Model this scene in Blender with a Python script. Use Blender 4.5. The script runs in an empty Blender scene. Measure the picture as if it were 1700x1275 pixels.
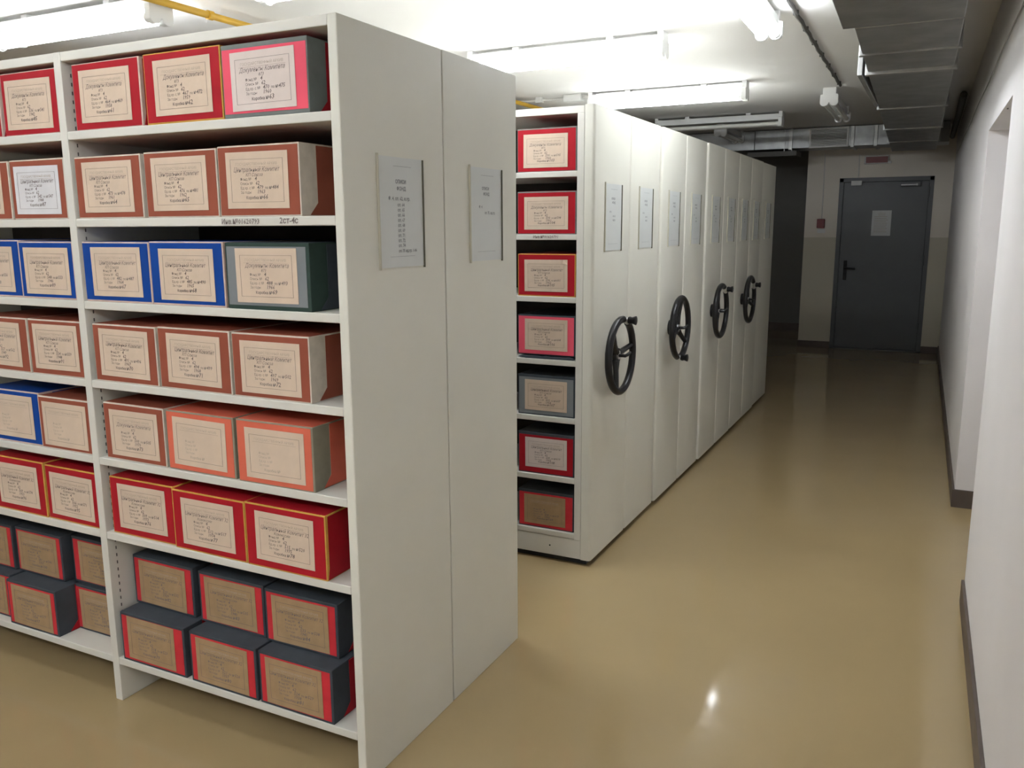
import bpy, bmesh, math, random
from mathutils import Matrix, Vector
random.seed(7)
S = bpy.context.scene
COL = S.collection

# ------------------------------------------------------------------ camera
cam_d = bpy.data.cameras.new('camera'); cam = bpy.data.objects.new('camera', cam_d); COL.objects.link(cam)
RT = Vector((0.89517498, 0.44568682, -0.00500051)); UP = Vector((-0.0773241, 0.16633712, 0.98303253)); FW = Vector((-0.43895641, 0.87959947, -0.18336316))
cam.matrix_world = Matrix(((RT.x, UP.x, -FW.x, 1.3084), (RT.y, UP.y, -FW.y, -1.7048), (RT.z, UP.z, -FW.z, 1.5323), (0, 0, 0, 1)))
cam_d.sensor_fit = 'HORIZONTAL'; cam_d.sensor_width = 36; cam_d.lens = 36 * 1401.53 / 1700
cam_d.clip_start = 0.02
S.camera = cam
# ------------------------------------------------------------------ world, exposure
w = bpy.data.worlds.new('world'); S.world = w; w.use_nodes = True
w.node_tree.nodes['Background'].inputs[0].default_value = (0, 0, 0, 1)
w.node_tree.nodes['Background'].inputs[1].default_value = 0
vs = S.view_settings
vs.view_transform = 'Standard'; vs.look = 'None'; vs.gamma = 1; vs.use_curve_mapping = False
vs.exposure = 1.6
TUBE = 17.0            # emission of the lit fluorescent tubes
LAMPCOL = (0.92, 0.97, 1.02)

# ------------------------------------------------------------------ materials
MATS = {}
def mat(name, col, rough=0.5, metal=0.0, var=0.0, scale=8.0, bump=0.0, bscale=200.0, spec=0.5, coat=0.0, emit=None, alpha=None, trans=0.0):
    m = bpy.data.materials.new(name); m.use_nodes = True
    nt = m.node_tree; b = nt.nodes['Principled BSDF']
    b.inputs['Base Color'].default_value = (*col, 1); b.inputs['Roughness'].default_value = rough
    b.inputs['Metallic'].default_value = metal; b.inputs['Specular IOR Level'].default_value = spec
    b.inputs['Coat Weight'].default_value = coat; b.inputs['Coat Roughness'].default_value = 0.08
    b.inputs['Transmission Weight'].default_value = trans
    if emit: b.inputs['Emission Color'].default_value = (*emit[0], 1); b.inputs['Emission Strength'].default_value = emit[1]
    if var or bump:
        tc = nt.nodes.new('ShaderNodeTexCoord')
    if var:
        n = nt.nodes.new('ShaderNodeTexNoise'); n.inputs['Scale'].default_value = scale; n.inputs['Detail'].default_value = 5
        r = nt.nodes.new('ShaderNodeMapRange'); r.inputs[1].default_value = .3; r.inputs[2].default_value = .7
        r.inputs[3].default_value = 1 - var; r.inputs[4].default_value = 1 + var
        mx = nt.nodes.new('ShaderNodeMix'); mx.data_type = 'RGBA'; mx.blend_type = 'MULTIPLY'; mx.inputs[0].default_value = 1
        mx.inputs[6].default_value = (*col, 1)
        nt.links.new(tc.outputs['Object'], n.inputs['Vector']); nt.links.new(n.outputs['Fac'], r.inputs[0])
        nt.links.new(r.outputs[0], mx.inputs[7]); nt.links.new(mx.outputs[2], b.inputs['Base Color'])
    if bump:
        n2 = nt.nodes.new('ShaderNodeTexNoise'); n2.inputs['Scale'].default_value = bscale; n2.inputs['Detail'].default_value = 3
        bp = nt.nodes.new('ShaderNodeBump'); bp.inputs['Strength'].default_value = bump; bp.inputs['Distance'].default_value = .002
        nt.links.new(tc.outputs['Object'], n2.inputs['Vector']); nt.links.new(n2.outputs['Fac'], bp.inputs['Height'])
        nt.links.new(bp.outputs['Normal'], b.inputs['Normal'])
    MATS[name] = m
    return m
M = MATS
mat('rack_paint', (.66, .645, .585), .38, var=.03, scale=3, bump=.05, bscale=300)
mat('panel_paint', (.70, .69, .61), .42, var=.03, scale=2.5, bump=.04, bscale=250)
mat('seam', (.28, .27, .23), .6)
mat('ceiling_paint', (.85, .835, .81), .8, var=.02, scale=1.5, bump=.1, bscale=60)
mat('wall_paint', (.75, .72, .715), .6, var=.02, scale=2, bump=.12, bscale=40)
mat('floor_paint', (.37, .275, .145), .075, var=.05, scale=1.2, bump=.03, bscale=9, spec=.42)
mat('skirting', (.10, .075, .062), .45, var=.15, scale=10)
mat('door_paint', (.115, .12, .127), .45, var=.04, scale=4)
mat('black', (.010, .010, .011), .3, spec=.35)
mat('rubber', (.02, .02, .02), .6)
mat('chrome', (.85, .85, .86), .32, metal=1)
mat('galvanised', (.34, .345, .34), .42, metal=.75, var=.18, scale=7, bump=.08, bscale=30)
mat('galvanised_flange', (.42, .42, .41), .4, metal=.7, var=.1, scale=20)
mat('fixture_white', (.78, .78, .76), .4)
mat('tube_unlit', (.80, .79, .74), .25)
for nm_, k_ in (('tube_lit', .75), ('tube_lit_corridor', .78), ('tube_lit_old', .62), ('tube_lit_dim', .26), ('tube_lit_front', .56), ('tube_lit_rear', 1.7)): mat(nm_, (.9, .9, .9), .3, emit=(LAMPCOL, TUBE * k_))
mat('cable', (.10, .095, .085), .6)
mat('trunking', (.70, .68, .65), .5)
mat('yellow_pipe', (.62, .36, .03), .45, var=.06)
mat('alarm_red', (.20, .015, .015), .4)
mat('sign_red', (.26, .085, .08), .5)
mat('white_plastic', (.75, .75, .73), .45)
mat('paper_white', (.66, .67, .66), .5, var=.02)
mat('placard_paper', (.62, .64, .62), .28, var=.02)
mat('rail_dark', (.10, .095, .06), .5)
mat('rail_light', (.52, .50, .40), .4)
mat('ink', (.17, .135, .125), .7)
mat('ink_faint', (.42, .34, .27), .8)
mat('ink_placard', (.2, .21, .22), .7)
mat('label_cream', (.63, .50, .385), .75, var=.06, scale=14, spec=.15)
mat('label_kraft', (.385, .262, .145), .8, var=.08, scale=25, spec=.15)
mat('label_pale', (.68, .59, .54), .75, var=.05, scale=14, spec=.15)
mat('red', (.38, .012, .021), .5, var=.06, scale=20, bump=.15, bscale=500, spec=.15)
mat('bright_red', (.56, .035, .045), .55, var=.08, scale=20, bump=.1, bscale=400, spec=.15)
mat('pink_red', (.78, .10, .15), .55, var=.05, scale=12, spec=.15)
mat('brown', (.29, .08, .048), .6, var=.06, scale=15, bump=.2, bscale=500, spec=.15)
mat('blue', (.006, .054, .28), .55, var=.06, scale=15, bump=.15, bscale=500, spec=.15)
mat('salmon', (.63, .14, .085), .6, var=.05, scale=15, spec=.15)
mat('grey_sheet', (.20, .215, .225), .6, var=.05, scale=15, spec=.15)
mat('edge_cream', (.60, .54, .46), .7, var=.1, scale=30, spec=.15)
mat('edge_pink', (.58, .44, .38), .7, var=.1, scale=30, spec=.15)
mat('edge_olive', (.27, .25, .19), .7, var=.08, scale=30, spec=.15)
mat('edge_gold', (.56, .32, .07), .6, var=.12, scale=30, spec=.15)
mat('edge_slate', (.055, .065, .078), .6, var=.1, scale=20, spec=.15)
mat('edge_green', (.035, .06, .05), .6, var=.1, scale=20, spec=.15)
mat('edge_greygreen', (.17, .19, .18), .6, var=.1, scale=20, spec=.15)
mat('label_white', (.66, .65, .66), .75, var=.05, scale=14, spec=.15)
mat('slot_dark', (.09, .085, .08), .8)
mat('shelf_depth_shade', (.045, .036, .032), .8, var=.2, scale=10)  # near-black: the shade behind the boxes is put into the colour
mat('cable_grey', (.38, .36, .34), .6)
mat('recess_dark', (.16, .155, .14), .6, var=.05, scale=3)  # darker base colour than the other walls
mat('dark_hole', (.01, .01, .01), .9)

# two-tone painted wall (lower dado a shade darker beige)
def dado_mat():
    m = bpy.data.materials.new('wall_two_tone'); m.use_nodes = True; nt = m.node_tree; b = nt.nodes['Principled BSDF']
    tc = nt.nodes.new('ShaderNodeTexCoord'); sp = nt.nodes.new('ShaderNodeSeparateXYZ')
    gt = nt.nodes.new('ShaderNodeMath'); gt.operation = 'GREATER_THAN'; gt.inputs[1].default_value = 1.38
    mx = nt.nodes.new('ShaderNodeMix'); mx.data_type = 'RGBA'
    mx.inputs[6].default_value = (.57, .525, .42, 1); mx.inputs[7].default_value = (.76, .70, .61, 1)
    nt.links.new(tc.outputs['Object'], sp.inputs[0]); nt.links.new(sp.outputs[2], gt.inputs[0])
    nt.links.new(gt.outputs[0], mx.inputs[0]); nt.links.new(mx.outputs[2], b.inputs['Base Color'])
    b.inputs['Roughness'].default_value = .55
    M['wall_two_tone'] = m
dado_mat()

# ------------------------------------------------------------------ mesh helpers
class MB:
    def __init__(s): s.v = []; s.f = []; s.m = []
    def poly(s, pts, mi=0):
        n = len(s.v); s.v += [tuple(p) for p in pts]; s.f.append(tuple(range(n, n + len(pts)))); s.m.append(mi); return s
    def box(s, x0, x1, y0, y1, z0, z1, mi=0):
        n = len(s.v)
        s.v += [(x0,y0,z0),(x1,y0,z0),(x1,y1,z0),(x0,y1,z0),(x0,y0,z1),(x1,y0,z1),(x1,y1,z1),(x0,y1,z1)]
        for q in ((0,3,2,1),(4,5,6,7),(0,1,5,4),(1,2,6,5),(2,3,7,6),(3,0,4,7)):
            s.f.append(tuple(n + i for i in q)); s.m.append(mi)
        return s
    def hexa(s, bot, top, mi=0):   # 4 bottom points + 4 top points, ccw seen from above
        n = len(s.v); s.v += [tuple(p) for p in bot] + [tuple(p) for p in top]
        for q in ((0,3,2,1),(4,5,6,7),(0,1,5,4),(1,2,6,5),(2,3,7,6),(3,0,4,7)):
            s.f.append(tuple(n + i for i in q)); s.m.append(mi)
        return s
    def prism(s, prof, a0, a1, axis, mi=0):   # profile of 2D points extruded on axis
        def P(p, a):
            if axis == 0: return (a, p[0], p[1])
            if axis == 1: return (p[0], a, p[1])
            return (p[0], p[1], a)
        k = len(prof); n = len(s.v)
        s.v += [P(p, a0) for p in prof] + [P(p, a1) for p in prof]
        s.f.append(tuple(n + i for i in range(k))); s.m.append(mi)
        s.f.append(tuple(n + k + i for i in reversed(range(k)))); s.m.append(mi)
        for i in range(k):
            j = (i + 1) % k
            s.f.append((n + j, n + i, n + k + i, n + k + j)); s.m.append(mi)
        return s
    def tube(s, pts, r, seg=10, mi=0, caps=True):
        pts = [Vector(p) for p in pts]; rs = r if isinstance(r, (list, tuple)) else [r] * len(pts)
        rings = []
        prev = None
        for i, p in enumerate(pts):
            d = (pts[min(i + 1, len(pts) - 1)] - pts[max(i - 1, 0)]).normalized()
            if prev is None:
                a = Vector((0, 0, 1)) if abs(d.z) < .9 else Vector((1, 0, 0))
                u = d.cross(a).normalized()
            else:
                u = (prev - d * prev.dot(d)).normalized()
            prev = u; v = d.cross(u)
            n = len(s.v)
            for k in range(seg):
                t = 2 * math.pi * k / seg
                s.v.append(tuple(p + (u * math.cos(t) + v * math.sin(t)) * rs[i]))
            rings.append(n)
        for a, b in zip(rings, rings[1:]):
            for k in range(seg):
                k2 = (k + 1) % seg
                s.f.append((a + k, a + k2, b + k2, b + k)); s.m.append(mi)
        if caps:
            s.f.append(tuple(rings[0] + k for k in reversed(range(seg)))); s.m.append(mi)
            s.f.append(tuple(rings[-1] + k for k in range(seg))); s.m.append(mi)
        return s
    def torus(s, c, R, r, axis='x', seg=40, ss=10, a0=0, a1=2 * math.pi, mi=0):
        full = abs(a1 - a0 - 2 * math.pi) < 1e-6
        n = len(s.v); N = seg if full else seg + 1
        for i in range(N):
            t = a0 + (a1 - a0) * i / seg
            for k in range(ss):
                q = 2 * math.pi * k / ss; rr = R + r * math.cos(q); h = r * math.sin(q)
                s.v.append((c[0] + h, c[1] + rr * math.cos(t), c[2] + rr * math.sin(t)))
        for i in range(seg):
            i2 = (i + 1) % N
            for k in range(ss):
                k2 = (k + 1) % ss
                s.f.append((n + i * ss + k, n + i2 * ss + k, n + i2 * ss + k2, n + i * ss + k2)); s.m.append(mi)
        if not full:
            s.f.append(tuple(n + k for k in range(ss))); s.m.append(mi)
            s.f.append(tuple(n + (N - 1) * ss + k for k in reversed(range(ss)))); s.m.append(mi)
        return s
    def addmesh(s, me, mtx, mi=0):
        n = len(s.v)
        s.v += [tuple(mtx @ v.co) for v in me.vertices]
        for p in me.polygons: s.f.append(tuple(n + i for i in p.vertices)); s.m.append(mi)
        return s
    def mesh(s, name, mats, bevel=0, smooth=False, segs=2):
        me = bpy.data.meshes.new(name); me.from_pydata(s.v, [], s.f)
        if isinstance(mats, str): mats = [mats]
        for m in mats: me.materials.append(M[m])
        me.polygons.foreach_set('material_index', s.m)
        bm = bmesh.new(); bm.from_mesh(me)
        bmesh.ops.recalc_face_normals(bm, faces=bm.faces)
        if bevel:
            es = [e for e in bm.edges if len(e.link_faces) == 2 and e.calc_face_angle(0) > .6]
            bmesh.ops.bevel(bm, geom=es, offset=bevel, segments=segs, profile=.5, affect='EDGES', clamp_overlap=True)
        if smooth:
            for f in bm.faces: f.smooth = True
            for e in bm.edges:
                if len(e.link_faces) == 2 and e.calc_face_angle(0) > .7: e.smooth = False
        bm.to_mesh(me); bm.free()
        return me
    def build(s, name, mats, parent=None, bevel=0, smooth=False, segs=2):
        return link(name, s.mesh(name, mats, bevel, smooth, segs), parent)
def link(name, me, parent=None):
    o = bpy.data.objects.new(name, me); COL.objects.link(o)
    if parent: o.parent = parent
    return o
def empty(name, loc=(0, 0, 0), rz=0, parent=None):
    o = bpy.data.objects.new(name, None); COL.objects.link(o); o.location = loc; o.rotation_euler = (0, 0, rz)
    o.empty_display_size = .05
    if parent: o.parent = parent
    return o
def tag(o, label, cat, group=None):
    o['label'] = label; o['category'] = cat
    if group: o['group'] = group
    return o
def struct(o, label=None, cat=None):
    o['kind'] = 'structure'
    if label: o['label'] = label
    if cat: o['category'] = cat
    return o

_tx = {}
def text_mesh(body, size, shear=0.0, align='LEFT', bold=0.0):
    key = (body, size, shear, align, bold)
    if key in _tx: return _tx[key]
    c = bpy.data.curves.new('lettering', 'FONT'); c.body = body; c.size = size; c.shear = shear; c.align_x = align
    c.resolution_u = 1; c.offset = bold; c.fill_mode = 'FRONT'
    o = bpy.data.objects.new('lettering', c); COL.objects.link(o)
    bpy.context.view_layer.update()
    dg = bpy.context.evaluated_depsgraph_get()
    me = bpy.data.meshes.new_from_object(o.evaluated_get(dg))
    bpy.data.objects.remove(o); bpy.data.curves.remove(c)
    _tx[key] = me
    return me
# text lying in the local x-z plane, facing -y
def XZ(x, y, z, rot=0, sx=1): return Matrix.Translation((x, y, z)) @ Matrix.Rotation(rot, 4, 'Y') @ Matrix.Rotation(math.pi / 2, 4, 'X') @ Matrix.Diagonal((sx, 1, 1, 1))
# text lying in the local y-z plane, facing +x
def YZ(x, y, z): return Matrix.Translation((x, y, z)) @ Matrix.Rotation(math.pi / 2, 4, 'Z') @ Matrix.Rotation(math.pi / 2, 4, 'X')

# ------------------------------------------------------------------ the room
CZ = 2.60
def wx(y): return 1.54 - .0135 * y
WRZ = math.atan(.0135)
struct(MB().box(-5.6, 2.6, -7.2, 11.4, -.1, 0).build('floor', 'floor_paint'), 'glossy beige-brown painted floor')
struct(MB().box(-5.6, 2.6, -7.2, 11.4, CZ, CZ + .1).build('ceiling', 'ceiling_paint'), 'white painted ceiling')
struct(MB().box(-5.7, -5.6, -7.2, 11.4, 0, CZ).build('wall_left', 'wall_paint'))
struct(MB().box(-5.6, 2.6, -7.3, -7.2, 0, CZ).build('wall_back', 'wall_paint'))
struct(MB().box(-5.6, -.205, 11.2, 11.4, 0, CZ).build('wall_far', 'recess_dark'), 'dark wall at the back of the recess')
DY = 9.55
dw = MB().box(-.205, .175, DY, 11.4, 0, CZ).box(1.215, 1.60, DY, 11.4, 0, CZ).box(.175, 1.215, DY, 11.4, 2.09, CZ)
struct(dw.build('wall_front', 'wall_two_tone'), 'cream two-tone wall around the grey metal door')
wr = MB().box(0, .42, -7.3, 2.03, 0, CZ).box(0, .42, 3.37, 9.9, 0, CZ).box(0, .42, 2.03, 3.37, 2.0, CZ)
o = struct(wr.build('wall_right', 'wall_paint'), 'long white corridor wall with a doorway'); o.location = (1.54, 0, 0); o.rotation_euler = (0, 0, WRZ)
d2 = MB().box(.36, .40, 2.03, 3.37, 0, 2.0).build('door_2', 'wall_paint'); struct(d2, 'pale door leaf set deep in the side doorway'); d2.location = (1.54, 0, 0); d2.rotation_euler = (0, 0, WRZ)
# skirting
sk = MB().box(-.012, 0, -7.2, 2.03, 0, .10).box(-.012, 0, 3.37, DY, 0, .10).box(-.012, .36, 3.358, 3.37, 0, .10).box(0, .36, 2.03, 2.042, 0, .1)
o = struct(sk.build('baseboard_right', 'skirting', bevel=.002), 'dark brown skirting along the right wall'); o.location = (1.54, 0, 0); o.rotation_euler = (0, 0, WRZ)
struct(MB().box(-.217, .175, DY - .012, DY, 0, .085).box(1.215, 1.40, DY - .012, DY, 0, .085).box(-.217, -.205, DY, 11.2, 0, .085).build('baseboard_front', 'skirting', bevel=.002))
struct(MB().box(-5.6, -.217, 11.185, 11.2, 0, .12).build('baseboard_far', 'skirting', bevel=.002))
struct(MB().box(-.012, 0, -7.2, 11.2, 0, .1).build('baseboard_left', 'skirting')).location = (-5.588, 0, 0)

# grey metal door with its fittings
door = struct(empty('door_1', (.695, DY, 0)), 'dark grey metal fire door at the end of the corridor')
MB().box(-.52, -.47, .0, .06, 0, 2.09).box(.47, .52, .0, .06, 0, 2.09).box(-.52, .52, .0, .06, 2.04, 2.09).box(-.52, .52, .0, .06, 0, .02).build('door_frame', 'door_paint', door, bevel=.003)
MB().box(-.468, .468, .012, .06, .022, 2.038).build('door_leaf', 'door_paint', door, bevel=.003)
h = MB().box(-.415, -.375, .0, .012, .86, 1.10).build('handle_plate', 'black', door, bevel=.004)
MB().tube([(-.395, .0, 1.01), (-.395, -.05, 1.01), (-.38, -.055, 1.01), (-.27, -.055, 1.005)], .011, 10).build('lever', 'black', h, smooth=True)
c = MB().box(.16, .38, -.04, .012, 1.975, 2.03).build('door_closer', 'door_paint', door, bevel=.006)
MB().box(.17, .34, -.06, -.045, 1.985, 2.0).box(.33, .35, -.06, 0, 1.98, 2.005).build('closer_arm', 'galvanised_flange', c, bevel=.002)
MB().box(-.385, -.265, -.025, .012, 2.00, 2.055).box(-.325, -.322, -.026, .012, 2.0, 2.055).build('magnetic_contact', 'white_plastic', door, bevel=.003)
for z in (.25, 1.05, 1.85): MB().tube([(.469, -.006, z), (.469, -.006, z + .12)], .011, 10).build('hinge', 'door_paint', door, smooth=True)
n = tag(empty('notice_paper', (.675, DY + .011, 1.40)), 'white sheet of paper taped to the grey metal door', 'paper')
MB().box(-.107, .107, -.002, 0, 0, .30).build('sheet', 'paper_white', n)
pb = MB()
for i in range(12):
    z = .265 - i * .02; x1 = random.uniform(.05, .085) if i > 1 else .04
    pb.box(-.08 if i > 1 else -.04, x1, -.0028, -.002, z, z + .004)
pb.build('printed_lines', 'ink_faint', n)
# alarm call point, its plate and wire
al = tag(empty('alarm_call_point', (-.012, DY, 1.50)), 'small dark red fire alarm call point left of the grey door', 'alarm')
MB().box(-.045, .045, -.045, 0, -.005, .105).build('housing', 'alarm_red', al, bevel=.006)
MB().box(-.028, .028, -.048, -.044, .02, .08).build('glass', 'alarm_red', al, bevel=.002)
MB().box(-.04, .055, -.006, 0, -.065, -.015).build('name_plate', 'white_plastic', al, bevel=.001)
tag(MB().tube([(-.005, DY - .006, 1.605), (-.008, DY - .006, 2.0), (-.01, DY - .006, 2.38)], .005, 8).build('alarm_wire', 'trunking'), 'thin pale wire running down to the fire alarm', 'wire')
sg = tag(empty('exit_sign', (.575, DY, 2.245)), 'small faded red sign box above the grey door', 'sign')
MB().box(-.135, .135, -.05, 0, 0, .095).build('housing', 'trunking', sg, bevel=.006)
MB().box(-.115, .125, -.054, -.05, .012, .083).build('face', 'sign_red', sg, bevel=.002)
MB().box(.128, .165, -.05, -.02, .0, .03).build('cable_gland', 'white_plastic', sg, bevel=.004)
tag(MB().tube([(.385, DY - .006, 2.10), (.383, DY - .006, 2.37)], .005, 8).build('sign_wire', 'trunking'), 'thin wire on the wall left of the red sign', 'wire')

# ------------------------------------------------------------------ ceiling fixtures
def fixture(name, loc, rz, L, lit, label, group, tm='tube_lit'):
    """twin-tube batten light, long axis local x, top at ceiling"""
    t = tag(empty(name, loc, rz), label, 'light', group)
    MB().prism([(-.04, -.02), (.04, -.02), (.05, -.075), (-.05, -.075)], -L/2 + .03, L/2 - .03, 0).build('tray', 'fixture_white', t, bevel=.003)
    for sx in (-1, 1):
        prof = [(-.05, 0), (-.05, -.05), (-.068, -.055), (-.068, -.115)]
        for cy in (-.036, .036):
            for k in range(9):
                a = math.pi + math.pi * k / 8
                prof.append((cy + .032 * math.cos(a), -.115 + .026 * math.sin(a)))
        prof += [(.068, -.055), (.05, -.05), (.05, 0)]
        x = sx * L / 2
        MB().prism(prof, min(x, x - sx * .035), max(x, x - sx * .035), 0).build('end_cap', 'fixture_white', t, bevel=.003)
    for cy in (-.036, .036):
        tb = MB().tube([(-L/2 + .03, cy, -.112), (L/2 - .03, cy, -.112)], .0185, 14).build('tube', tm if lit else 'tube_unlit', t, smooth=True)
        for sx in (-1, 1): MB().tube([(sx * (L/2 - .055), cy, -.112), (sx * (L/2 - .03), cy, -.112)], .0225, 14).build('collar', 'fixture_white', tb, smooth=True)
    for fx in (-.24, .24):
        MB().box(fx * L - .022, fx * L + .022, -.03, .03, -.03, 0).build('bracket', 'fixture_white', t, bevel=.003)
    return t
G1 = 'ceiling strip lights'
fixture('strip_light', (-.77, 3.16, CZ), 0, 1.25, True, 'lit strip light on the ceiling between the near rack and the wheeled racks', G1)
fixture('strip_light', (-.70, 5.05, CZ), 0, 1.27, True, 'lit strip light on the ceiling above the first wheeled racks', G1, 'tube_lit_old')
fixture('strip_light', (-.735, 6.97, CZ), 0, 1.25, False, 'unlit white strip light above the far wheeled racks before the metal duct', G1)
fixture('strip_light', (-.72, 1.22, CZ), 0, 1.25, True, 'lit strip light just above the near rack, out of view', G1)
fixture('strip_light', (-.77, -.66, CZ), 0, 1.25, True, 'dimly lit strip light above the aisle in front of the near rack, out of view', G1, 'tube_lit_dim')
fixture('strip_light', (-2.62, 1.29, CZ), 0, 1.27, True, 'lit strip light at the upper left above the top shelf of the near rack', G1)
fixture('strip_light', (-2.635, -.62, CZ), 0, 1.27, True, 'dimly lit strip light over the left end of the front aisle, out of view', G1, 'tube_lit_dim')
fixture('strip_light', (.46, 2.36, CZ), math.pi / 2 + WRZ, 1.26, True, 'lit twin-tube strip light over the corridor, pointing along it', G1, 'tube_lit_corridor')
fixture('strip_light', (.44, 6.29, CZ), math.pi / 2 + WRZ, 1.26, False, 'unlit strip light over the corridor beside the metal duct', G1)
fixture('strip_light', (.51, -2.3, CZ), math.pi / 2 + WRZ, 1.26, True, 'lit strip light over the corridor behind the camera, out of view', G1, 'tube_lit_rear')
fixture('strip_light', (-.77, -2.6, CZ), 0, 1.25, True, 'lit strip light over the open floor behind the camera, out of view', G1, 'tube_lit_front')
fixture('strip_light', (-2.635, -2.6, CZ), 0, 1.27, True, 'lit strip light over the open floor behind and left of the camera, out of view', G1, 'tube_lit_front')
fixture('strip_light', (-1.5, -4.6, CZ), 0, 1.27, True, 'lit strip light near the rear wall behind the camera, out of view', G1, 'tube_lit_front')
# unlit one far left seen between rack tops and the cross duct
fixture('strip_light', (-.85, 8.05, CZ), math.pi / 2, .9, False, 'unlit strip light end peeping over the far wheeled racks', G1)

# cables and pipes on the ceiling
cb = tag(empty('ceiling_cable', (0, 0, CZ)), 'dark cable clipped to the ceiling from the lit to the unlit corridor light', 'cable')
pts = []
for i in range(40):
    y = 2.2 + i * (5.52 - 2.2) / 39
    pts.append((.585 - .013 * (y - 2.2) + .0025 * math.sin(i * 1.7), y, -.012 - .003 * abs(math.sin(i * .8))))
MB().tube(pts, .011, 8).build('sheath', 'cable', cb, smooth=True)
for y in (2.6, 3.0, 3.4, 3.8, 4.2, 4.6, 5.0, 5.4): MB().box(.571 - .013 * (y - 2.2), .599 - .013 * (y - 2.2), y - .006, y + .006, -.024, 0).build('clip', 'cable', cb, bevel=.002)
tag(MB().tube([(-1.94, 1.0, 2.545), (-1.9, 6.0, 2.545)], .017, 12).tube([(-1.933, 1.52, 2.545), (-1.933, 1.55, 2.545)], .022, 12).build('gas_pipe', 'yellow_pipe', smooth=True), 'yellow painted pipe running under the ceiling behind the near rack', 'pipe')
jb = tag(empty('ceiling_conduit', (-1.4, 5.05, CZ)), 'white conduit and junction box feeding the lit light over the wheeled racks', 'conduit')
MB().tube([(-1.2, 0, -.025), (-.12, 0, -.025), (.05, 0, -.025)], .009, 8).build('conduit', 'trunking', jb, smooth=True)
MB().box(-.16, .0, -.04, .04, -.055, 0).build('junction_box', 'white_plastic', jb, bevel=.005)
MB().box(-.42, -.36, -.025, .025, -.045, 0).build('clamp', 'white_plastic', jb, bevel=.004)
lb = tag(empty('ceiling_junction_box', (-3.33, 1.42, CZ)), 'white round-edged junction box behind the left end of the upper-left strip light', 'box')
MB().box(-.1, .12, -.06, .06, -.10, 0).build('body', 'white_plastic', lb, bevel=.02, segs=3)
MB().tube([(.12, 0, -.05), (.3, .02, -.03), (.6, .02, -.02)], .012, 8).build('lead', 'trunking', lb, smooth=True)

# cable on the right wall and drop above the doorway
wc = tag(empty('wall_cable', (1.54, 0, 0), WRZ), 'thin cable clipped along the right wall above the doorway', 'cable')
MB().tube([(-.006, y, 2.285 + .006 * math.sin(y * 3)) for y in [x * .25 for x in range(-4, 37)]], 0.003, 6).build('sheath', 'cable_grey', wc, smooth=True)
wt = tag(empty('wall_trunking', (1.54, 2.42, 2.0), WRZ), 'short pale trunking dropping down the wall to the doorway lintel', 'trunking')
MB().box(-.016, 0, -.012, .012, 0, .27).build('channel', 'trunking', wt, bevel=.002)
MB().box(-.022, 0, -.03, .03, .255, .30).build('junction', 'white_plastic', wt, bevel=.004)
MB().tube([(-.018, .016, -.005), (-.018, .014, .25)], .004, 6).build('wire', 'cable', wt, smooth=True)
tag(MB().tube([(1.40, 6.2, 2.55), (1.385, 7.6, 2.53), (1.36, 9.5, 2.52)], .028, 10).build('dark_pipe', 'cable', smooth=True), 'dark pipe in the gap between the metal duct and the right wall', 'pipe')

# ------------------------------------------------------------------ ducts
du = tag(empty('air_duct', (1.1, 3.0, 2.3)), 'galvanised rectangular air duct running along the corridor ceiling', 'duct')
def dl(y): return .995 - .0245 * y
def dr(y): return 1.372 - .0185 * y
def section(y0, y1, zb, wl=0, wr_=0, m='galvanised', name='duct_section'):
    b = MB().hexa([(dl(y0) - wl, y0, zb), (dr(y0) + wr_, y0, zb), (dr(y1) + wr_, y1, zb), (dl(y1) - wl, y1, zb)],
                  [(dl(y0) - wl, y0, CZ - .01), (dr(y0) + wr_, y0, CZ - .01), (dr(y1) + wr_, y1, CZ - .01), (dl(y1) - wl, y1, CZ - .01)])
    for i, v in enumerate(b.v): b.v[i] = (v[0] - 1.1, v[1] - 3.0, v[2] - 2.3)
    return b.build(name, m, du, bevel=.004)
def flange(y, zb, wl=.0, t=.03): return section(y, y + t, zb - (.016 if t > .04 else .009), .014 + wl, .014, 'galvanised_flange' if t > .04 else 'galvanised', 'flange')
section(-2.5, 1.45, 2.31, .05); flange(.2, 2.31, .05)
section(1.455, 2.10, 2.302, .045)
section(2.105, 2.66, 2.30)
flange(2.66, 2.30)
section(2.69, 3.19, 2.303)
flange(3.19, 2.303, 0, .05)
section(3.245, 3.95, 2.30, .0, .0)
section(3.955, 4.75, 2.305); flange(4.75, 2.305, 0, .02)
section(4.775, 6.1, 2.302); flange(6.1, 2.302, 0, .02)
section(6.125, 7.3, 2.302); flange(7.3, 2.302, 0, .02)
section(7.325, 8.46, 2.302)
b = MB().box(.86 - 1.1, .885 - 1.1, .26, 1.6, 0, .27).build('side_damper', 'galvanised_flange', du, bevel=.003)
cd = tag(empty('cross_duct', (0, 8.5, 2.38)), 'galvanised air duct with a louvred grille across the ceiling before the door', 'duct')
def csec(x0, x1, m='galvanised', g=0, name='duct_section'): return MB().box(x0, x1, -g, .42 + g, -g, .21).build(name, m, cd, bevel=.003)
csec(-.66, -.285); csec(-.245, .365); csec(.40, .60); csec(.635, 1.33); csec(-1.6, -.665)
for x in (-.285, .365, .60): csec(x, x + .038, 'galvanised_flange', .014, 'flange')
gr = MB().box(-.065, .345, -.02, 0, -.005, .012).box(-.065, .345, -.02, 0, .19, .208).box(-.065, -.045, -.02, 0, .0, .2).box(.325, .345, -.02, 0, 0, .2).build('grille_frame', 'fixture_white', cd, bevel=.002)
MB().box(-.046, .326, -.003, 0, .01, .195).build('grille_backing', 'dark_hole', cd)
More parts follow.
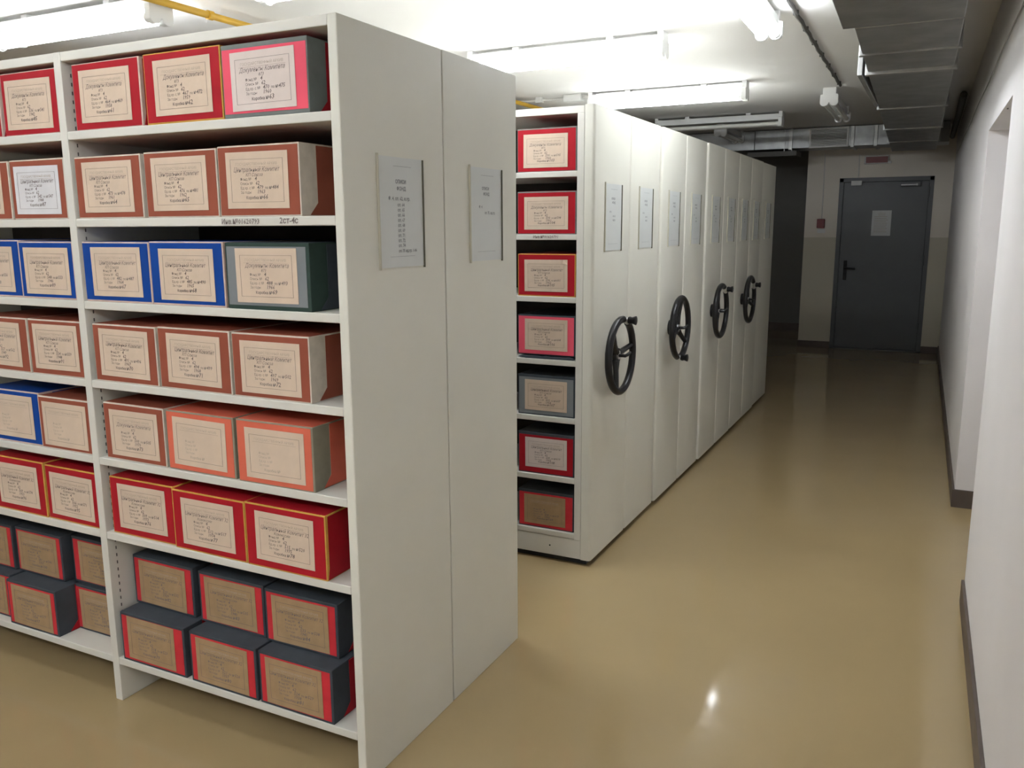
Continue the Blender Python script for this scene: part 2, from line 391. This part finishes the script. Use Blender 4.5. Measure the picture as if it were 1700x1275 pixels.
sl = MB().hexa([(-.046, -.017, -.008), (.326, -.017, -.008), (.326, -.014, -.008), (-.046, -.014, -.008)], [(-.046, -.006, .006), (.326, -.006, .006), (.326, -.003, .006), (-.046, -.003, .006)]).mesh('slat', 'fixture_white')
for i in range(11):
    s_ = link('slat', sl, cd); s_.location = (0, 0, .021 + i * .0162)
for x in (-.33, -.25): MB().box(x, x + .006, -.022, -.016, -.03, .22).build('hanger_rod', 'galvanised_flange', cd)
MB().box(-.75, -.2, .05, .4, -.075, -.02).build('lower_tray', 'cable', cd, bevel=.003)

# ------------------------------------------------------------------ near rack (two single-sided units back to back)
RH = 2.03
ZS = [1.81, 1.561, 1.318, 1.076, .831, .586, .154]
def placard(parent, x, yc, lines, wide):
    """A4 sheet in a slide-in holder on the +x side of a rack end panel"""
    p = MB().box(x, x + .002, yc - .105, yc + .105, 1.425, 1.715).build('placard', 'placard_paper', parent)
    p['label'] = 'A4 contents sheet in a slide-in holder'
    MB().box(x, x + .006, yc - .111, yc - .105, 1.42, 1.72).build('holder_rail', 'rail_light', p, bevel=.001)
    MB().box(x, x + .006, yc + .105, yc + .109, 1.42, 1.715).build('holder_rail', 'rail_dark', p, bevel=.001)
    b = MB()
    for (s, y, z, sz) in lines:
        b.addmesh(text_mesh(s, sz, 0, 'LEFT', .0003), YZ(x + .0026, yc + y, 1.425 + z))
    b.box(x + .002, x + .0026, yc - .035, yc + .05, .2665 + 1.425, .2672 + 1.425)
    b.box(x + .002, x + .0026, yc - .06, yc + .06, .0285 + 1.425, .0291 + 1.425)
    b.build('print', 'ink_placard', p)
    return p
def rack(label, y0, facing, boxes_side=True):
    t = tag(empty('shelving_rack', (0, y0, 0)), label, 'shelving')
    D = .476
    f = -1 if facing < 0 else 1          # which side is open
    yo, yb = (0, D) if f < 0 else (D, 0)
    y_lo, y_hi = min(yo, yb), max(yo, yb)
    ep = MB().box(-.028, 0, y_lo, y_hi, 0, RH).build('end_panel', 'panel_paint', t, bevel=.003)
    for xa, nm in ((-1.015, 'upright_panel'), (-2.03, 'upright_panel')):
        up = MB().box(xa, xa + .03, y_lo, y_hi, 0, RH).build(nm, 'rack_paint', t, bevel=.002)
        hb = MB(); z = .2
        while z < 1.98:
            hb.box(xa + .0302, xa + .0312, (.028 if f < 0 else D - .04), (.0315 if f < 0 else D - .0365), z, z + .010); z += .0245
        hb.build('slot_holes', 'slot_dark', up)['kind'] = 'stuff'
    for (xa, xb) in ((-.985, -.028), (-2.0, -1.015)):
        sh = MB().box(xa, xb, y_lo + .001, y_hi, 0, .024).mesh('shelf', 'rack_paint', bevel=.0025)
        for z in ZS:
            s = link('shelf', sh, t); s.location = (0, 0, z - .024)
            s['shelf_z'] = z
        MB().box(xa, xb, y_lo + .001, y_hi, RH - .026, RH).build('top_shelf', 'rack_paint', t, bevel=.0025)
        MB().box(xa, xb, (D - .006 if f < 0 else 0), (D if f < 0 else .006), .13, RH - .026).build('back_stand_in', 'shelf_depth_shade', t)  # added sheet for the unseen boxes behind; stops light leaking through
    return t
r1 = rack('near white metal shelving rack full of archive boxes, front half facing the camera', 0, -1)
r2 = rack('near white metal shelving rack, rear half behind the seam with its own sheet', .482, 1)
L1 = [('ОПИСИ', -.028, .222, .014), ('ФОНД', -.022, .204, .014), ('Ф. 4, оп. 62, е.хр.', -.062, .178, .0135)]
for i, n_ in enumerate(('64', '65', '66', '67', '68', '69', '71', '72', '74')):
    L1.append(('оп. ' + n_, -.02, .162 - i * .0135, .0125))
L1.append(('оп. 75 ед.хр. 1-86', -.02, .040, .0115))
placard(r1, 0, .250, L1, True)
placard(r2, 0, .253, [('ОПИСИ', -.03, .222, .013), ('ФОНД', -.02, .205, .013), ('Ф. 4', -.05, .165, .012), ('оп. 75, ед.хр.', -.012, .147, .012)], True)
# inventory numbers written on the second shelf lip
wb = MB().addmesh(text_mesh('Инв.№01620793', .0185, .1, 'LEFT', .0002), XZ(-.405, -.0006, 1.5425)).addmesh(text_mesh('2ст-4с', .021, .1, 'LEFT', .0004), XZ(-.205, -.0006, 1.5435))
wb.build('shelf_writing', 'ink', r1)

# ------------------------------------------------------------------ wheeled racks
def rounded_panel(x0, x1, y0, y1, z0, z1, r=.016):
    pr = []
    for cx, cy, a0 in ((x1 - r, y0 + r, -90), (x1 - r, y1 - r, 0)):
        for k in range(6):
            a = math.radians(a0 + 18 * k); pr.append((cx + r * math.cos(a), cy + r * math.sin(a)))
    pr += [(x0, y1), (x0, y0)]
    return MB().prism(pr, z0, z1, 2)
MZ = [1.763, 1.498, 1.227, .947, .686, .409, .148]
XL = -2.05
def wheel(parent, x, yc, zc, knob, xp):
    w_ = empty('hand_wheel', (0, 0, 0), 0, parent)
    w_.location = (0, yc, zc)
    w_['label'] = 'black three-spoke hand wheel with a turning knob'
    R_, r_ = .164, .0165
    kn = math.radians(knob); gap = .2
    MB().torus((x, 0, 0), R_, r_, seg=44, ss=12, a0=kn + gap, a1=kn - gap + 2 * math.pi).build('rim', 'black', w_, smooth=True)
    MB().torus((x, 0, 0), R_, .0125, seg=8, ss=10, a0=kn - gap - .04, a1=kn + gap + .04).tube([(x, R_ * math.cos(kn), R_ * math.sin(kn)), (x + .022, R_ * math.cos(kn), R_ * math.sin(kn))], .011, 10).build('knob_clip', 'chrome', w_, smooth=True)
    ky, kz = R_ * math.cos(kn), R_ * math.sin(kn)
    MB().tube([(x + .014, ky, kz), (x + .022, ky, kz), (x + .034, ky, kz), (x + .043, ky, kz), (x + .051, ky, kz), (x + .054, ky, kz)], [.015, .018, .015, .019, .021, .013], 12).build('knob', 'black', w_, smooth=True)
    for k in (-60, 60, 180):
        a = kn + math.radians(k); c_, s_ = math.cos(a), math.sin(a)
        MB().tube([(x - .022, .02 * c_, .02 * s_), (x - .016, .07 * c_, .07 * s_), (x - .002, (R_ - .006) * c_, (R_ - .006) * s_)], [.019, .0135, .0115], 8).build('spoke', 'black', w_, smooth=True)
    MB().tube([(xp, 0, 0), (xp + .012, 0, 0), (xp + .014, 0, 0), (x - .03, 0, 0), (x - .012, 0, 0)], [.042, .042, .028, .028, .034], 20).build('hub', 'black', w_, smooth=True)
    MB().tube([(x - .012, 0, 0), (x - .008, 0, 0)], .022, 18).build('hub_disc', 'chrome', w_, smooth=True)
    MB().tube([(x - .009, 0, 0), (x + .02, .0, 0), (x + .03, .012, .006), (x + .034, .028, .014)], [.008, .008, .008, .006], 8).build('lock_lever', 'black', w_, smooth=True)
    return w_
def carriage(y0, y1, xo, label, halves, wheel_at=None, wz=.985, knob=75):
    t = tag(empty('mobile_rack', (0, 0, 0)), label, 'shelving')
    L = y1 - y0; H_ = RH
    PX = xo
    cuts = [y0] + [y0 + L * (i + 1) / halves for i in range(halves)]
    for i, (a, b) in enumerate(zip(cuts, cuts[1:])):
        rounded_panel(-.046, PX, a + .001, b - .001, .03, H_, .014).build('end_panel', 'panel_paint', t, smooth=True)
        placard(t, PX, (a + b) / 2, [('ОПИСИ', -.03, .222, .013), ('ФОНД', -.02, .205, .013), ('Ф. 4', -.05, .165, .012), ('оп. 62', -.01, .147, .012), ('ед.хр.', -.01, .13, .012)], False)
    MB().box(XL, -.047, y0 + .003, y1 - .003, .03, .122).build('base_plinth', 'rack_paint', t, bevel=.003)
    MB().box(XL + .05, -.03, y0 + .03, y1 - .03, 0, .03).build('wheel_housing', 'rubber', t)
    MB().box(XL, -.047, y0, y1, RH - .034, RH - .004).build('top_sheet', 'rack_paint', t, bevel=.002)
    ym = (y0 + y1) / 2
    MB().box(XL, -.047, ym - .004, ym + .004, .122, RH - .034).build('partition', 'shelf_depth_shade', t)  # shade of the shelf depths painted in as near-black
    for xa in (-.079, -1.045, -2.04):
        MB().box(xa, xa + .032, y0, y1, .122, RH - .034).build('upright_panel', 'rack_paint', t, bevel=.0015)
    for (xa, xb) in ((-1.013, -.079), (-2.008, -1.045)):
        m1 = MB().box(xa, xb, y0 + .001, ym - .004, -.024, 0).mesh('shelf', 'rack_paint', bevel=.002)
        for z in MZ: link('shelf', m1, t).location = (0, 0, z)
    if wheel_at: wheel(t, xo + .062, wheel_at, wz, knob, xo)
    return t
c1 = carriage(1.70, 2.643, 0, 'nearest wheeled rack with red boxes on its open side and a hand wheel', 2, 1.90, .955, 72)
carriage(2.657, 3.592, .006, 'second wheeled rack from the near end, its hand wheel knob pointing down', 2, 2.87, .977, knob=-97)
carriage(3.607, 4.522, .012, 'third wheeled rack from the near end, with a black hand wheel', 2, 3.825, knob=55)
carriage(4.535, 5.43, .010, 'fourth wheeled rack, the farthest one with a hand wheel', 2, 4.785, knob=38)
carriage(5.45, 6.09, .0, 'last rack of the row, without a hand wheel, by the dark recess', 1)
MB().addmesh(text_mesh('Инв.№01620791', .017, .1, 'LEFT', .0002), XZ(-.285, 1.7004, 1.482)).build('shelf_writing', 'ink', c1)
MB().tube([(-.20, 1.7025, .075), (-.20, 1.7035, .075)], .004, 8).build('plinth_screw', 'dark_hole', c1)

# ------------------------------------------------------------------ archive boxes
TITLES = {'k': ('Документы Комитета', '873'), 'c': ('Центральный Комитет', 'КП Союза'), 'n': ('', ''), 'u': ('Центральный Комитет 32', 'Комиссии')}
_seq = [60]
def label_part(parent, w_, h_, cx, cz, lm, title, tilt, num, faded=False):
    lab = MB().box(-w_/2, w_/2, -.0007, 0, -h_/2, h_/2).build('label', lm, parent)
    lab.location = (cx, -.0016, cz); lab.rotation_euler = (0, tilt, 0)
    b = MB(); y = -.0011; k = w_ / .21
    mg = .016 * k; x0, x1, z0, z1 = -w_/2 + mg, w_/2 - mg, -h_/2 + mg, h_/2 - mg * 1.15; t = .0007
    for q in ((x0, x1, z0, z0 + t), (x0, x1, z1 - t, z1), (x0, x0 + t, z0, z1), (x1 - t, x1, z0, z1)): b.box(q[0], q[1], y, y + .0003, q[2], q[3], 0)
    iw = x1 - x0
    b.addmesh(text_mesh('ГОСУДАРСТВЕННЫЙ АРХИВ', .0095, 0, 'CENTER'), XZ(0, y, z1 - .016 * k, 0, k * 1.05), 1)
    b.box(x0 + .012, x1 - .012, y, y + .0003, z1 - .0205 * k, z1 - .0198 * k, 1)
    t1, t2 = TITLES[title]; z = z1 - .0325 * k
    if t1:
        b.addmesh(text_mesh(t1, .0165, .35, 'CENTER', .0000), XZ(random.uniform(-.004, .006), y, z, 0, k * .86), 0)
        b.addmesh(text_mesh(t2, .012, .3, 'CENTER', 0), XZ(random.uniform(-.02, 0), y, z - .0115 * k, 0, k), 0)
    z = z1 - .0545 * k; xl = x0 + .032 * k; ls = .0112 * k
    pm = 1 if faded else 0
    for i, s in enumerate(('Фонд №', 'Опись №', 'Ед.хр. с №', 'За годы')):
        b.addmesh(text_mesh(s, .0098, 0, 'LEFT', 0), XZ(xl, y, z - i * ls, 0, k), pm)
    b.addmesh(text_mesh('Коробка №', .0105, 0, 'LEFT', .0002), XZ(xl + .018 * k, y, z0 + .008 * k, 0, k), pm)
    if not faded:
        a = num * 3 + 281; hs = .0138
        b.addmesh(text_mesh('4', hs, .2, 'LEFT', .0002), XZ(xl + .05 * k, y, z, 0, k), 0)
        b.addmesh(text_mesh('62', hs, .2, 'LEFT', .0002), XZ(xl + .052 * k, y, z - ls, 0, k), 0)
        b.addmesh(text_mesh(str(a), hs, .2, 'LEFT', .0002), XZ(xl + .057 * k, y, z - 2 * ls, 0, k), 0)
        b.addmesh(text_mesh('по №', .0095, 0, 'LEFT', .0001), XZ(xl + .084 * k, y, z - 2 * ls, 0, k), 0)
        b.addmesh(text_mesh(str(a + 5), hs, .2, 'LEFT', .0002), XZ(xl + .108 * k, y, z - 2 * ls, 0, k), 0)
        b.addmesh(text_mesh('19' + str(37 + num % 40), hs, .2, 'LEFT', .0002), XZ(xl + .056 * k, y, z - 3 * ls, 0, k), 0)
        b.addmesh(text_mesh(str(num), .017, .2, 'LEFT', .0003), XZ(xl + .075 * k, y, z0 + .008 * k, 0, k), 0)
    b.build('print', ['ink', 'ink_faint'], lab)
    return lab
# style: (edge material, front sheet, side sheet, label material, margins l r t b, edging strip width on the side)
ST = {
 'red_cream': ('edge_pink', 'red', 'red', 'label_cream', (.003, .005, .003, .003), .012),
 'red_gold': ('edge_gold', 'red', 'red', 'label_cream', (.004, .004, .0035, .005), .010),
 'pink_grey': ('edge_greygreen', 'pink_red', 'red', 'label_pale', (.004, .004, .012, .010), .07),
 'brown': ('edge_cream', 'brown', 'brown', 'label_cream', (.003, .004, .004, .004), .065),
 'blue': ('edge_pink', 'blue', 'blue', 'label_cream', (.003, .005, .004, .006), .05),
 'green': ('edge_green', 'grey_sheet', 'edge_slate', 'label_cream', (.006, .011, .010, .011), .07),
 'salmon': ('edge_olive', 'salmon', 'salmon', 'label_cream', (.003, .006, .004, .004), .07),
 'slate': ('edge_slate', 'bright_red', 'red', 'label_kraft', (.008, .008, .009, .008), .075),
 'm_red': ('edge_greygreen', 'red', 'red', 'label_cream', (.003, .004, .005, .004), .05),
 'm_pink': ('edge_slate', 'pink_red', 'red', 'label_cream', (.004, .005, .006, .005), .05),
 'm_grey': ('edge_slate', 'grey_sheet', 'edge_slate', 'label_cream', (.005, .005, .012, .006), .05),
 'm_dark': ('edge_slate', 'red', 'red', 'label_pale', (.005, .005, .014, .006), .05),
 'm_kraft': ('edge_slate', 'bright_red', 'red', 'label_kraft', (.005, .005, .014, .006), .05),
}
BOXD = .385
def abox(style, x0, x1, y, z0, z1, label, group, title='c', rz=None, tilt=None, faded=False, lm=None, lw=None, lh=None, fold=False):
    em, fm, sm, lmat, mg, strip = ST[style]
    w_, h_ = x1 - x0, z1 - z0
    rz = random.uniform(-.008, .008) if rz is None else rz
    t = tag(empty('archive_box', ((x0 + x1) / 2, y, z0), rz), label, 'box', group)
    hw = w_ / 2
    MB().box(-hw, hw, 0, BOXD, 0, h_).build('body', em, t, bevel=.002)
    l, r, tp, bt = mg
    MB().box(-hw + l, hw - r, -.0009, .0, bt, h_ - tp).build('front_sheet', fm, t)
    for s in (1, -1):
        xs = s * hw
        MB().prism([(strip, h_ - .004), (strip, .034), (strip - min(.032, strip * .6), .003), (BOXD - .004, .003), (BOXD - .004, h_ - .004)], min(xs, xs + s * .0009), max(xs, xs + s * .0009), 0).build('side_sheet', sm, t)
    if style not in ('slate', 'm_kraft', 'm_dark', 'm_grey', 'm_pink'): MB().box(-hw + .004, hw - .004, .005, BOXD - .004, h_, h_ + .0009).build('top_sheet', sm, t)
    _seq[0] += 1
    lw = lw or (.208 if h_ > .165 else .2); lh = lh or (.143 if h_ > .165 else .122)
    lw = min(lw, w_ - .03)
    lb_ = label_part(t, lw, lh, random.uniform(-.006, .002), h_ / 2 + random.uniform(-.003, .003), lm or lmat, title, random.uniform(-.012, .012) if tilt is None else tilt, _seq[0], faded)
    if fold:   # lifted paper corner
        MB().poly([(lw/2 - .02, -.0015, lh/2), (lw/2, -.0015, lh/2 - .02), (lw/2 - .018, -.012, lh/2 - .016)]).build('folded_corner', lm or lmat, lb_)
    return t
ORD = ['top shelf', 'second shelf from top', 'third shelf from top', 'fourth shelf from top', 'fifth shelf from top', 'sixth shelf from top']
POS = ['left of three', 'middle of three', 'right of three']
CN = {'red_cream': 'red', 'red_gold': 'gold-edged red', 'pink_grey': 'pink-fronted grey-edged', 'brown': 'brown', 'blue': 'blue', 'green': 'dark green and grey', 'salmon': 'salmon-orange'}
GB = 'archive boxes in the near rack'
ROWS = [
 [('red_cream', -.952, -.676, .008, .183, 'k'), ('red_gold', -.658, -.378, .006, .184, 'k'), ('pink_grey', -.372, -.094, .004, .179, 'k')],
 [('brown', -.975, -.700, .006, .176, 'c'), ('brown', -.687, -.414, .006, .178, 'c'), ('brown', -.408, -.134, .004, .181, 'c')],
 [('blue', -.976, -.695, .006, .176, 'c'), ('blue', -.691, -.410, .004, .178, 'c'), ('green', -.403, -.118, .004, .176, 'k')],
 [('brown', -.965, -.698, .006, .175, 'c'), ('brown', -.688, -.410, .005, .178, 'c'), ('brown', -.401, -.132, .004, .177, 'c')],
 [('brown', -.957, -.696, .010, .178, 'k'), ('salmon', -.685, -.419, .008, .178, 'n'), ('salmon', -.405, -.136, .004, .180, 'n')],
 [('red_gold', -.963, -.686, .012, .185, 'u'), ('red_gold', -.680, -.395, .003, .183, 'u'), ('red_gold', -.390, -.104, .0, .186, 'u')],
]
for i, row in enumerate(ROWS):
    for j, (st, xa, xb, y, h_, ti) in enumerate(row):
        abox(st, xa, xb, y, ZS[i], ZS[i] + h_, f'{CN[st]} archive box, {POS[j]}, {ORD[i]}, right bay', GB, ti, faded=(ti == 'n'))
for j, (xa, xb) in enumerate(((-.962, -.680), (-.657, -.388), (-.379, -.108))):
    abox('slate', xa, xb, .004, ZS[6], ZS[6] + .166, f'slate and red box, {POS[j]}, lower row, bottom shelf, right bay of near rack', GB, 'u', rz=random.uniform(-.01, .01))
for j, (xa, xb, y) in enumerate(((-.970, -.700, .075), (-.672, -.406, .07), (-.396, -.128, .062))):
    abox('slate', xa, xb, y, ZS[6] + .167, ZS[6] + .333, f'slate and red box, {POS[j]}, upper row, bottom shelf, right bay of near rack', GB, 'u', rz=random.uniform(-.01, .01))
LROWS = [
 [('red_cream', -1.275, -1.022, .008, .182, 'k', None), ('red_cream', -1.56, -1.29, .008, .18, 'k', None)],
 [('brown', -1.275, -1.022, .006, .178, 'c', 'label_white'), ('brown', -1.555, -1.283, .006, .177, 'c', None)],
 [('blue', -1.272, -1.020, .006, .176, 'c', None), ('blue', -1.55, -1.280, .012, .180, 'c', None)],
 [('brown', -1.268, -1.020, .006, .176, 'c', None), ('brown', -1.55, -1.276, .006, .176, 'c', None)],
 [('brown', -1.262, -1.020, .008, .172, 'n', None), ('blue', -1.54, -1.264, .010, .178, 'n', None)],
 [('red_gold', -1.272, -1.020, .010, .184, 'u', None), ('red_gold', -1.552, -1.277, .008, .188, 'u', None)],
]
for i, row in enumerate(LROWS):
    for j, (st, xa, xb, y, h_, ti, lm) in enumerate(row):
        where = 'beside the upright' if j == 0 else 'at the left photo edge'
        abox(st, xa, xb, y, ZS[i], ZS[i] + h_, f'{CN[st]} archive box {where}, {ORD[i]}, left bay', GB, ti, lm=lm, faded=(ti == 'n'))
for (xa, xb, y, z, lab) in (
    (-1.545, -1.285, .006, 0, 'slate and red box, lower row, bottom shelf, left bay, jutting forward'),
    (-1.300, -1.022, .085, 0, 'slate and red box, lower row, bottom shelf, left bay, beside the upright'),
    (-1.83, -1.56, .03, 0, 'slate and red box, lower row, bottom shelf, left bay, cut off by photo edge'),
    (-1.575, -1.325, .075, .167, 'slate and red box, upper row, bottom shelf, left bay, middle one'),
    (-1.305, -1.03, .10, .167, 'slate and red box, upper row, bottom shelf, left bay, beside the upright'),
    (-1.85, -1.585, .07, .167, 'slate and red box, upper row, bottom shelf, left bay, cut off by photo edge')):
    abox('slate', xa, xb, y, ZS[6] + z, ZS[6] + z + .166, lab, GB, 'u')
# boxes on the open side of the first wheeled rack
MB_ = [('m_red', .183, 'k', 'red archive box, top shelf of nearest wheeled rack'),
       ('m_red', .183, 'k', 'red archive box, second shelf from top of nearest wheeled rack'),
       ('red_gold', .186, 'c', 'gold-edged red box with lifted label corner, third shelf of nearest wheeled rack'),
       ('m_pink', .180, 'c', 'pink-red archive box, fourth shelf of nearest wheeled rack'),
       ('m_grey', .186, 'c', 'grey archive box on nearest wheeled rack, below the pink-red box'),
       ('m_dark', .195, 'c', 'dark red box, second shelf from bottom of nearest wheeled rack'),
       ('m_kraft', .180, 'n', 'red box with kraft label, bottom shelf of nearest wheeled rack')]
for i, (st, h_, ti, lab) in enumerate(MB_):
    z = MZ[i] + (.016 if i == 3 else 0)
    abox(st, -.366, -.088, 1.715, z, z + h_, lab, 'archive boxes on the wheeled rack', ti, fold=(i == 2), lh=.14)
pf = tag(empty('paper_folder', (-.227, 1.709, MZ[3])), 'crumpled dark folder lying flat under the pink-red box', 'folder')
pr = [(-.135, .004)] + [(-.135 + .27 * k / 12, .008 + .006 * abs(math.sin(k * 1.3))) for k in range(13)] + [(.135, .002), (0, .0), (-.1, .0)]
MB().prism(pr, 0, .33, 1).build('cover', 'edge_slate', pf, bevel=.001)
MB().box(-.12, .12, .002, .32, .001, .004).build('sheets', 'paper_white', pf)
